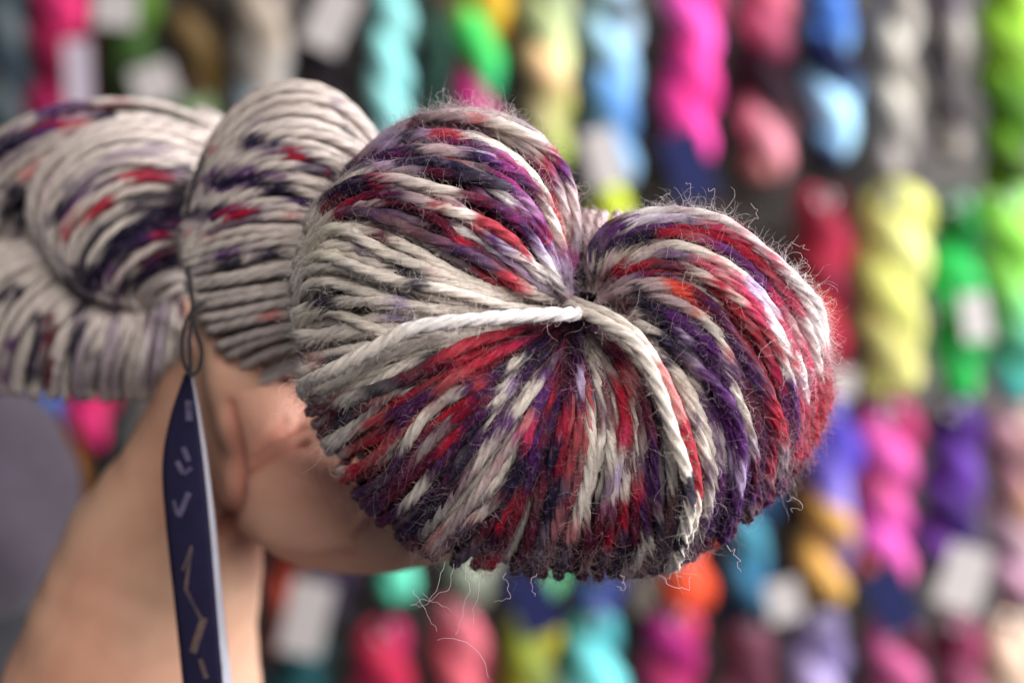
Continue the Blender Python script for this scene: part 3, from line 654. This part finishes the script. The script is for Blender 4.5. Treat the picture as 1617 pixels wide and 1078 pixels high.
def mark(mb, a, b, w):
    a = np.array(a, float); b = np.array(b, float); t = (b - a) / np.linalg.norm(b - a); n = np.array([-t[1], t[0]]) * w / 2
    def dep(p):   # depth of the card's face under this point
        i = np.abs(Lft[:, 1] - p[1]).argmin(); q = np.clip((p[0] - Lft[i, 0]) / (Rgt[i, 0] - Lft[i, 0]), 0, 1)
        return .343 * (1 - q) + .337 * q - .0008 * 4 * q * (1 - q) - .0003
    q = [a + n, b + n, b - n, a - n]; fr = [P(x, y, dep((x, y))) for x, y in q]; bk = [v + np.array([0, .00035, 0]) for v in fr]
    V = np.array(fr + bk); F = np.array([[0, 1, 2, 3], [7, 6, 5, 4], [0, 4, 5, 1], [1, 5, 6, 2], [2, 6, 7, 3], [3, 7, 4, 0]])
    mb.add(V, F)
mb = MB()
for a_, b2, w in [((298,632),(299,664),11), ((289,706),(298,728),8), ((279,728),(290,748),8), ((290,748),(302,738),7), ((282,815),(298,778),9), ((274,790),(280,812),5)]: mark(mb, a_, b2, w)
mb.build('lettering', M_ink2, tg, smooth=False)
mb = MB()
for a_, b2, w in [((293,930),(302,862),5), ((288,900),(300,868),4), ((293,930),(322,985),5), ((322,975),(304,1030),12), ((316,1040),(326,1070),7)]: mark(mb, a_, b2, w)
mb.build('lettering', M_ink, tg, smooth=False)
def str_tube(pts, rad, n=50):
    p = catmull(pts, n); pos = np.stack([(p[:, 0] - 808.5) * KPX * p[:, 2], p[:, 2], CAM_Z + (539 - p[:, 1]) * KPX * p[:, 2]], -1)
    return tube(pos, rad, 8)
mb = MB()
for pts in [[(300,594,.338),(290,570,.338),(287,540,.338),(293,510,.339),(303,490,.341),(302,455,.344),(296,420,.348),(294,370,.348),(300,310,.348),(318,255,.350),(340,215,.362)],
            [(302,594,.338),(315,580,.338),(318,550,.338),(309,520,.339),(303,490,.341)], [(303,490,.341),(318,480,.343),(330,470,.350)],
            [(303,500,.340),(300,530,.338),(300,560,.337),(301,594,.337)]]:
    V, F = str_tube(pts, .00055); mb.add(V, F)
mb.build('string', M_string, tg)

# ------------------------------------------------------------------ hand and forearm
def chain(mb, pts, sub=7):
    """overlapping balls along a tapered chain (px,py,depth,radius px), later fused into one skin"""
    p = np.array(pts, float)
    for a, b in zip(p[:-1], p[1:]):
        for f in np.linspace(0, 1, sub):
            q = a * (1 - f) + b * f; c = P(q[0], q[1], q[2]); r = q[3] * KPX * q[2]
            th = np.linspace(0, math.pi, 17); ph = np.arange(24) / 24 * 2 * math.pi
            V = np.stack([np.sin(th)[:, None] * np.cos(ph), np.sin(th)[:, None] * np.sin(ph), np.cos(th)[:, None] + 0 * ph], -1)
            mb.add((c + r * V).reshape(-1, 3), grid_faces(17, 24))
mb = MB()
chain(mb, [(190,1260,.41,225),(212,1060,.41,193),(252,900,.408,158),(302,760,.402,114),(330,650,.398,98),(370,600,.395,75)], 9)
chain(mb, [(395,650,.392,88),(440,720,.383,105),(485,765,.373,128),(560,788,.368,122),(640,785,.366,112),(740,770,.368,105)], 8)
chain(mb, [(330,650,.398,98),(420,700,.388,100),(485,765,.373,120)], 7)
chain(mb, [(455,720,.372,80),(405,650,.366,72),(372,585,.364,58),(345,530,.364,43),(325,492,.366,30)], 9)
chain(mb, [(350,600,.392,35),(312,560,.388,20),(297,515,.384,14),(293,472,.382,11)], 9)
for (x0, x1, x2, y2) in ((690,660,600,330), (740,730,690,340), (780,800,760,360), (800,850,830,400)):
    chain(mb, [(x0,770,.38,62),(x1,700,.41,56),(x1,560,.425,50),(x2,450,.415,44),(x2 - 10,y2 + 60,.395,36)], 9)
tmp = np_mesh('tmp_hand', np.concatenate(mb.V), np.concatenate(mb.F), M_skin)
md = tmp.modifiers.new('r', 'REMESH'); md.mode = 'VOXEL'; md.voxel_size = .0014; md.use_smooth_shade = True
ms = tmp.modifiers.new('s', 'SMOOTH'); ms.factor = .6; ms.iterations = 22
bpy.context.view_layer.update()
dg = bpy.context.evaluated_depsgraph_get()
me = bpy.data.meshes.new_from_object(tmp.evaluated_get(dg)); me.name = 'person'
bpy.data.objects.remove(tmp)
n = len(me.vertices); co = np.empty(n * 3); me.vertices.foreach_get('co', co); co = co.reshape(-1, 3)
nr = np.empty(n * 3); me.vertices.foreach_get('normal', nr); nr = nr.reshape(-1, 3)
x, y = PX(co); fr_ = nr[:, 1] < .2
def near(pts):
    d = np.full(n, 1e9); c = catmull(pts, 40)
    for a, b in zip(c[:-1], c[1:]):
        ab = b - a; t = np.clip(((x - a[0]) * ab[0] + (y - a[1]) * ab[1]) / (ab @ ab), 0, 1); d = np.minimum(d, np.hypot(x - a[0] - t * ab[0], y - a[1] - t * ab[1]))
    return d
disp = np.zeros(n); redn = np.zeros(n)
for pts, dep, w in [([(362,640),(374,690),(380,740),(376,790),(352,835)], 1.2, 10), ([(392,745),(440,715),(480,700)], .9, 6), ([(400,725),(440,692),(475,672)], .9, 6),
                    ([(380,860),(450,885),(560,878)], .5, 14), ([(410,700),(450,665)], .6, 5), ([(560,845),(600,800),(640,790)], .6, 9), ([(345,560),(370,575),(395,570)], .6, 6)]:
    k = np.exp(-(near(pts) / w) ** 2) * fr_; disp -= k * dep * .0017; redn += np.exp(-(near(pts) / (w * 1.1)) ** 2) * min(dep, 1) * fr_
for f_, a_ in ((90, .0010), (230, .0004)):      # soft lumps of the palm and tendons
    disp += a_ * np.sin(co[:, 0] * f_ + 2 * np.sin(co[:, 2] * f_ * .8)) * np.sin(co[:, 2] * f_ * .9 + 1.3 * np.sin(co[:, 1] * f_))
co = co + nr * disp[:, None]
me.vertices.foreach_set('co', co.ravel().astype(np.float32))
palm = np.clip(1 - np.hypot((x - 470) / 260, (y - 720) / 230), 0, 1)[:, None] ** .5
base = np.array([.62, .40, .285]) * (1 - palm * .9) + np.array([.43, .205, .15]) * palm * .9  # palm side darkened and reddened to paint in the shade under the skein
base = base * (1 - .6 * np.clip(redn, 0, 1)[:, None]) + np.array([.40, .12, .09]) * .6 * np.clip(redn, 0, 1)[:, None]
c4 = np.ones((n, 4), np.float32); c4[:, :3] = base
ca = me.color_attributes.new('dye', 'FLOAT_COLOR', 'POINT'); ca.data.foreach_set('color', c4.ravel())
me.update()
person = bpy.data.objects.new('person', me); COL.objects.link(person)
tag(person, 'bare hand and forearm of a person in a lilac-grey shirt holding up the twisted skein', 'person')
if not me.materials: me.materials.append(M_skin)
# clothing at the left edge
def blob(c, ax, seed, folds, amp, nu=64, nv=96):
    r = np.random.default_rng(seed); th = np.linspace(0.01, math.pi - .01, nu)[:, None]; ph = (np.arange(nv) / nv * 2 * math.pi)[None]
    X = np.stack([np.sin(th) * np.cos(ph), np.sin(th) * np.sin(ph), np.cos(th) + 0 * ph], -1)
    R = 1 + amp * np.sin(folds * ph + 3 * np.cos(th) * 2) * np.sin(th) + amp * .7 * np.sin(6 * th + 2 * ph)
    return (np.array(c) + X * R[..., None] * np.array(ax)).reshape(-1, 3), grid_faces(nu, nv)
V, F = blob(P(-70, 790, .56), (.045, .06, .052), 1, 5, .035)
mb = MB(); mb.add(V, F); sh = mb.build('shirt', M_shirt, person)
V, F = blob(P(-70, 1010, .60), (.040, .06, .05), 2, 4, .03)
mb = MB(); mb.add(V, F); tr = mb.build('trousers', M_trouser, person)

# ------------------------------------------------------------------ the display wall
DW = 1.22
mb = MB()
y0, y1 = DW + .085, DW + .11
zc = [CAM_Z + (539 - yy) * KPX * DW for yy in np.arange(-420, 1600, 52)]
prof = []
for i, z in enumerate(zc[:-1]):
    z2 = zc[i + 1] + .0035
    V, F = box((0, (y0 + y1) / 2, (z + z2) / 2), (1.1, 0, 0), (0, (y1 - y0) / 2, 0), (0, 0, (z - z2) / 2)); mb.add(V, F)
V, F = box((0, y1 + .01, CAM_Z), (1.1, 0, 0), (0, .008, 0), (0, 0, .75)); mb.add(V, F)
wall = mb.build('wall', M_wall, None, smooth=False); wall['kind'] = 'structure'
wall['label'] = 'taupe grooved display board behind the hanging skeins'

def hx(s): return np.array([((int(s[i:i + 2], 16) / 255) ** 2.2) for i in (0, 2, 4)])
def soft(c): m = c.mean(-1, keepdims=True); return c * .90 + m * .10
def ramp(cols, t, r, wob=.05):
    t = np.clip(t, 0, .9999) * (len(cols) - 1) + 0; c = np.array([hx(k) for k in cols])
    if len(cols) == 1: return np.repeat(c, len(t), 0)
    i = t.astype(int); f = t - i; f = np.clip((f - .5) * 2.2 + .5, 0, 1)[:, None]
    return c[i] * (1 - f) + c[np.minimum(i + 1, len(c) - 1)] * f
HANK = []
def hank(cx, top, bot, wt, wb, A, B, label, seed, pitch=165.0, dd=0.0, ph=None):
    r = np.random.default_rng(seed); d = DW + dd; k = KPX * d
    cz = CAM_Z + (539 - (top + bot) / 2) * k; root = empty('hanging_skein', ((cx - 808.5) * k, d, CAM_Z + (539 - top) * k))
    tag(root, label, 'yarn skein', 'twisted skeins hanging on the display wall')
    q_ = .86 if (top < -50 and cx > 1000) else .93
    wt *= q_; wb *= q_
    L = bot - top; N = 96; s = np.linspace(0, 1, N); ph0 = r.uniform(0, 6.28) if ph is None else ph
    for pi_, cols in enumerate((A, B)):
        w = (wt * (1 - s) + wb * s)
        endt = np.clip(s * L / (w * .5), 0, 1); endb = np.clip((1 - s) * L / (w * .42), 0, 1)
        en = np.sqrt(np.clip(1 - (1 - endt) ** 2, 0, 1)) * np.sqrt(np.clip(1 - (1 - endb) ** 2, 0, 1))
        rad = w * .305 * (en * .97 + .03) * (1 + snoise(N, 12, .06, r)); off = w * .185 * (en * .8 + .2)
        ang = ph0 + pi_ * math.pi + s * L / pitch * 2 * math.pi + snoise(N, 26, .42, r)
        sway = snoise(N, 35, 4.0, r)
        X = cx + sway + off * np.cos(ang); Y = off * np.sin(ang); Z = top + s * L
        path = np.stack([(X - 808.5) * k, d + Y * k, CAM_Z + (539 - Z) * k], -1) - np.array(root.location)
        T = unit(np.gradient(path, axis=0)); nn = unit(np.cross(T, np.array([0, 1.0, 0]))); bb = np.cross(T, nn)
        M = 56; phi = np.arange(M) / M * 2 * math.pi
        ridg = 1 + .045 * np.abs(np.sin(9 * phi))[None, :] + .02 * r.normal(0, 1, (1, M))
        a2 = phi[None, :] - (s * 2.4)[:, None]
        rr = (rad * k)[:, None] * ridg
        V = path[:, None] + (np.cos(a2) * rr)[..., None] * nn[:, None] + (np.sin(a2) * rr)[..., None] * bb[:, None]
        tt = s[:, None] + .05 * np.sin(phi + 2)[None, :] + r.normal(0, .010, (1, M))
        C = soft(ramp(cols, tt.ravel(), r)) * (1 + .22 * (snoise(N, 9, 1, r)[:, None] * np.cos(phi + 1) + snoise(N, 7, .7, r)[:, None]).reshape(-1, 1)) * (1 + r.normal(0, .10, (1, M)).repeat(N, 0).reshape(-1, 1))
        U = np.zeros((N, M, 3)); U[..., 0] = np.cos(phi) + seed; U[..., 1] = np.sin(phi); U[..., 2] = s[:, None] * .17
        _np_mesh('yarn_ply', V.reshape(-1, 3), grid_faces(N, M), M_yarn_back, root, np.clip(C, .002, .95), U.reshape(-1, 3))
    HANK.append(root); return root
H = [
 # row 1 (tops above the frame)
 (14,-90,285,88,80,['2c3640','5a6468','27323c'],['394650','202a33'],'slate grey-blue skein hanging in the top left corner'),
 (98,-90,330,128,118,['b8125c','c4105c','98104a','c81260'],['8a0c40','b01055'],'magenta skein hanging second from the left in the top row'),
 (205,-90,210,112,100,['2e4a22','4a6a22','20300f','16180f'],['24361a','3c5a26','101410'],'dark moss green skein hanging between the magenta and the brown skein in the top row'),
 (312,-90,240,98,90,['4a3c30','6a5436','7a6030','3c2024'],['2c2622','3a3028','4c2a28'],'dark brown and mustard skein hanging right of the moss green skein'),
 (412,-90,250,108,100,['8a8078','a89888','7c8890','a08870'],['5c5450','9a9088','8a9298'],'beige and blue-grey skein hanging above the middle of the held skein'),
 (512,-90,260,96,90,['17131a','2a2228','1c161c'],['0e0c10','221c22'],'almost black skein hanging left of the aqua skein in the top row'),
 (617,-90,262,84,78,['7ccccc','88d4d0','7cc8c8','8cd4d0'],['68b8ba','90d8d4','78c4c4'],'pale aqua skein hanging in the top row'),
 (688,-90,262,52,50,['1c3c34','28483c','24483e'],['604a2c','1c3830','2c5044'],'narrow dark pine green skein hanging beside the pale aqua one'),
 (757,-90,205,108,82,['e8c410','e0b008','d89a10','b01c6c','c83088'],['c8e040','b8dc30','3cc858','2cc07c','c02c80'],'skein of yellow, lime, green and pink hanging above the held skein'),
 (865,-90,268,92,86,['b4c49c','a8b488','d0a878','b8cc60','b8d850'],['9cb48c','c4d090','b8a878','c0dc58'],'sage, peach and lime skein hanging in the top row'),
 (968,-90,292,92,84,['78acd4','98c0dc','88bce0','6ca4d8','88b4d0'],['88b0c8','a8c8dc','5c98dc','7cacc8'],'light sky blue skein hanging in the top row'),
 (1090,-90,262,104,92,['e02890','f038a0','e01888','ec30a0'],['d01478','a80c60','e82090','e02888'],'hot pink skein hanging in the top row above the navy tag'),
 (1207,-90,286,112,98,['503858','c05470','301420','24101c','c88890','885050'],['28101c','b04868','441c30','c87888','906058'],'aubergine skein with dusty pink patches hanging in the top row'),
 (1308,-90,264,106,92,['2050b0','4884d8','101c40','88bce8','0c1838'],['0c1838','3c74cc','7cb0d8','98c8f0','101c30'],'royal, navy and ice blue skein hanging in the top row'),
 (1412,-90,280,84,78,['8c8880','a09a90','8c8478','98908c'],['787068','a8a298','88807c'],'plain taupe grey skein hanging in the top row'),
 (1502,-90,248,84,78,['a89890','443c44','b8b0a8','302c30','a89c94'],['383440','989098','2c2a30','5c5658','282428'],'charcoal skein with cream patches hanging in the top row'),
 (1592,-90,300,116,104,['6a9018','90bc28','3c6410','78a01c'],['385010','7cac20','507c14','2c3c10'],'dark lime green skein hanging in the top right corner'),
 # row 2
 (205,140,420,80,78,['b80c38','a00c30'],['c01040','8c0828'],'crimson skein whose top peeks above the left part of the held skein'),
 (308,148,420,96,90,['7c9468','8ca078'],['6c845c','94a884'],'sage green skein whose top peeks between the bulges of the held skein'),
 (958,284,600,92,84,['d0dc28','b8d020','c8d830'],['c4d420','d4e038'],'yellow-lime skein whose top shows in the notch of the held skein'),
 (1300,298,600,108,92,['a8143c','b01c40','f04010','b01038','f86010'],['500414','a81434','901038','a81820','60040c'],'crimson skein with orange patches hanging beside the right edge of the held skein'),  # orange dye, plus dark side and highlights painted into the ply colours
 (1410,292,622,134,98,['dcdc70','d4d068','c4c460','dcdc74','d0d068'],['c8c460','e0e084','d0c870','d8d878'],'bright yellow skein hanging in the second row'),
 (1512,304,628,100,88,['189040','24c058','10883c','20a848'],['0c5c24','28b858','189844','18a040'],'emerald green skein hanging in the second row'),
 (1600,296,632,110,84,['98f058','8cd848','80c050','48a890','38b8b0'],['88dc48','7cc848','50a878','2c8c88'],'skein fading from lime to teal hanging at the right edge of the second row'),
 (152,400,708,120,112,['d01460','d80c60','e01060'],['b00c50','d81468'],'magenta skein end showing below the left bulge of the held skein'),
 (62,440,775,96,92,['304880','3c5ca0','2c4c98'],['203468','4468b0','345490'],'blue skein end showing beside the lilac-grey shirt'),
 (113,560,830,62,52,['a85c14','b87020'],['8c4c14','c07828'],'ochre skein end showing between shirt and forearm'),
 (178,600,850,76,66,['101c1c','142828','203c38'],['0c1414','1c3030'],'black-green skein end showing against the forearm'),
 # row 3
 (448,740,1035,66,52,['7c1414','8c2c10','6c3414'],['501010','7c2810'],'rust red skein half hidden behind the forearm'),
 (530,700,985,92,80,['2c2430','44364c','201c24'],['1c1820','50405c','282430'],'dull plum skein hanging below the hand'),
 (628,660,948,84,74,['48c8a0','50d0a8'],['38b894','5cd4b0'],'mint green skein end showing just below the hand'),
 (742,660,952,104,90,['8c9484','98a08c'],['788070','a0a898'],'grey-sage skein end under the bottom of the held skein'),
 (868,660,940,72,62,['58a870','64c084'],['4c9868','74cc94'],'leaf green skein end under the bottom of the held skein'),
 (945,660,985,96,86,['206060','2c7474','3c4c90'],['184c4c','485898','344080'],'teal and indigo skein end under the bottom of the held skein'),
 (1018,660,970,58,50,['84786c','948878'],['706458','9c9084'],'narrow taupe skein end left of the orange-red one'),
 (1090,660,965,96,84,['f03c18','f84c1c'],['d82c10','f04418'],'orange-red skein end under the held skein'),
 (1180,680,985,92,84,['103850','1c6088','3c88a0','1c5484','142c44'],['0c1c2c','184870','2c6c8c','101c30'],'petrol blue skein showing below the right side of the held skein'),
 (1304,630,950,112,88,['6058b0','5848a8','8878c8','d8a048','e0b058'],['38309c','4c3ca4','c89440','7c68bc','d8a850'],'violet skein with golden yellow patches hanging in the third row'),
 (1402,632,925,118,96,['d04c98','d84ca0','cc48a4','e0508c'],['b82c68','d04c78','c8409c','f07c24'],'pink skein with an orange patch hanging in the third row'),
 (1504,628,915,100,88,['482474','5c2c88','381c60','442068'],['2c1248','502880','6c3494','2c1448'],'deep purple skein hanging in the third row'),
 (1604,640,960,98,88,['b89080','8c6068','a07458','b888a0','704850'],['a0707c','705048','b08c98','906070'],'dusky mauve and beige skein hanging at the right edge of the third row'),
 # row 4
 (478,1010,1340,120,100,['2c6468','3c787c'],['1c4448','508c90'],'dusky teal skein top at the bottom edge beside the forearm'),
 (602,982,1330,108,98,['c81848','b01040','a00c30'],['e02070','8c0828','b01038'],'crimson skein top right of the teal one at the bottom edge'),
 (727,948,1330,102,96,['e06878','e87484'],['cc5464','ec8088'],'salmon pink skein at the bottom edge'),
 (845,972,1330,104,94,['a89c18','b8b820','a8b020','283c34'],['98a428','242c58','b0b028'],'olive yellow skein at the bottom edge under a navy tag'),
 (940,955,1330,110,100,['60ccd0','6cd8dc','90dcd8'],['50bcc4','78dce0','68d0d4'],'bright turquoise skein at the bottom edge'),
 (1066,958,1330,106,96,['b01478','d8184c','e03458'],['e03868','b0106c','c81c5c'],'raspberry skein at the bottom edge'),
 (1186,972,1330,98,92,['a05c74','c07c94','8c4c60'],['70384c','b06c88'],'dusty rose skein at the bottom edge'),
 (1290,962,1330,102,94,['9c8cbc','a898c4','988cb4'],['8878ac','b0a4cc'],'pale lilac skein at the bottom edge'),
 (1410,978,1330,98,92,['a04470','b85480','8c3c60'],['602038','b8507c','702c48'],'plum skein at the bottom edge below the navy tag'),
 (1508,962,1330,100,92,['8c3858','a85474','803450'],['4c1c2c','a04c70','702c44'],'dark rose skein at the bottom edge next to the cream one'),
 (1600,972,1330,102,96,['d8bca0','e0c4a8'],['c8a890','dcc0a8'],'cream skein in the bottom right corner'),
]
for i, (cx, t_, b2, wt, wb, A, B, lab) in enumerate(H):
    hank(cx, t_, b2, wt, wb, A, B, lab, 100 + i, pitch=150 + (i * 37 % 40), dd=((i * 53) % 7 - 3) * .003, ph=(i * 1.7) % 6.28)
# steel hooks whose round ends show at the skein tops
def torus(c, R, r, n=24, m=8):
    a = np.arange(n + 1) / n * 2 * math.pi
    return tube(np.stack([c[0] + R * np.cos(a), np.full(n + 1, c[1]), c[2] + R * np.sin(a)], -1), r, m)
for i, (cx, t_, b2, wt, wb, A, B, lab) in enumerate(H):
    if t_ < 280 or t_ > 1000 or (400 < t_ < 628) or (655 < t_ < 760): continue
    if cx in (958,): continue
    root = empty('wall_hook', tuple(P(cx, t_ + 16, DW + .08)))
    short = ' '.join(lab.split(' skein')[0].split()[-4:])
    tag(root, 'steel hook at top of ' + short + ' skein' + (' at the bottom edge' if t_ > 900 else (' in the second row' if t_ < 400 else ' in the third row')), 'hook', 'steel hooks carrying the skeins')
    c = P(cx + 3, t_ + 18, DW - .055)
    mb = MB(); V, F = tube([c, c + np.array([0, .07, 0]), c + np.array([0, .139, 0])], .0022); mb.add(V, F); mb.build('rod', M_metal, root)
    mb = MB(); V, F = torus(c, .0065, .0012); mb.add(V, F); mb.build('ring', M_metal, root)
# paper tags
TG = [
 (182,12,66,62,3,'w','white paper tag on the moss green skein near the top left corner'),
 (244,132,66,60,-20,'w','white paper tag hanging just above the left bulge of the held skein'),
 (124,128,38,130,-3,'l','narrow pale lilac tag on the magenta skein in the top row'),
 (523,28,62,104,24,'w','large tilted white tag on the almost black skein'),
 (955,250,54,92,-16,'w','brightly lit white tag at the foot of the light sky blue skein'),
 (1088,262,66,110,-20,'n','navy tag at the foot of the hot pink skein'),
 (1541,500,44,74,-8,'w','small white tag between the emerald skein and the lime to teal skein'),
 (1408,945,66,104,-22,'n','navy tag at the foot of the pink skein with an orange patch'),
 (1522,912,72,100,18,'w','white tag at the foot of the deep purple skein'),
 (484,975,66,118,13,'w','white tag hanging below the hand beside the forearm'),
 (842,948,66,112,-20,'n','navy tag above the olive yellow skein'),
 (1238,948,54,64,-12,'w','small white tag left of the violet and gold skein'),
 (1326,605,50,44,5,'w','small white tag end under the crimson and orange skein'),
]
for i, (cx, cy, w, h, ang, kd, lab) in enumerate(TG):
    d = DW - .062 - (i % 3) * .003; c = P(cx, cy, d); k = KPX * d; a = math.radians(ang)
    root = empty('paper_tag', tuple(c)); tag(root, lab, 'tag', 'paper tags on the hanging skeins')
    ax = np.array([math.cos(a), .12, -math.sin(a)]) * w / 2 * k; az = np.array([math.sin(a), 0, math.cos(a)]) * h / 2 * k
    mb = MB(); V, F = box(c, ax, (0, .0004, 0), az); mb.add(V, F)
    mb.build('card', {'w': M_paper, 'l': M_paper_l, 'n': M_navy}[kd], root, smooth=False)
    top = c + az * .9; mb = MB(); V, F = tube([top + np.array([0, -.001, 0]), top + az * .3 + np.array([.002, .004, .006]), top + az * .6 + np.array([.001, .03, .014])], .0006); mb.add(V, F)
    mb.build('string', M_string, root)
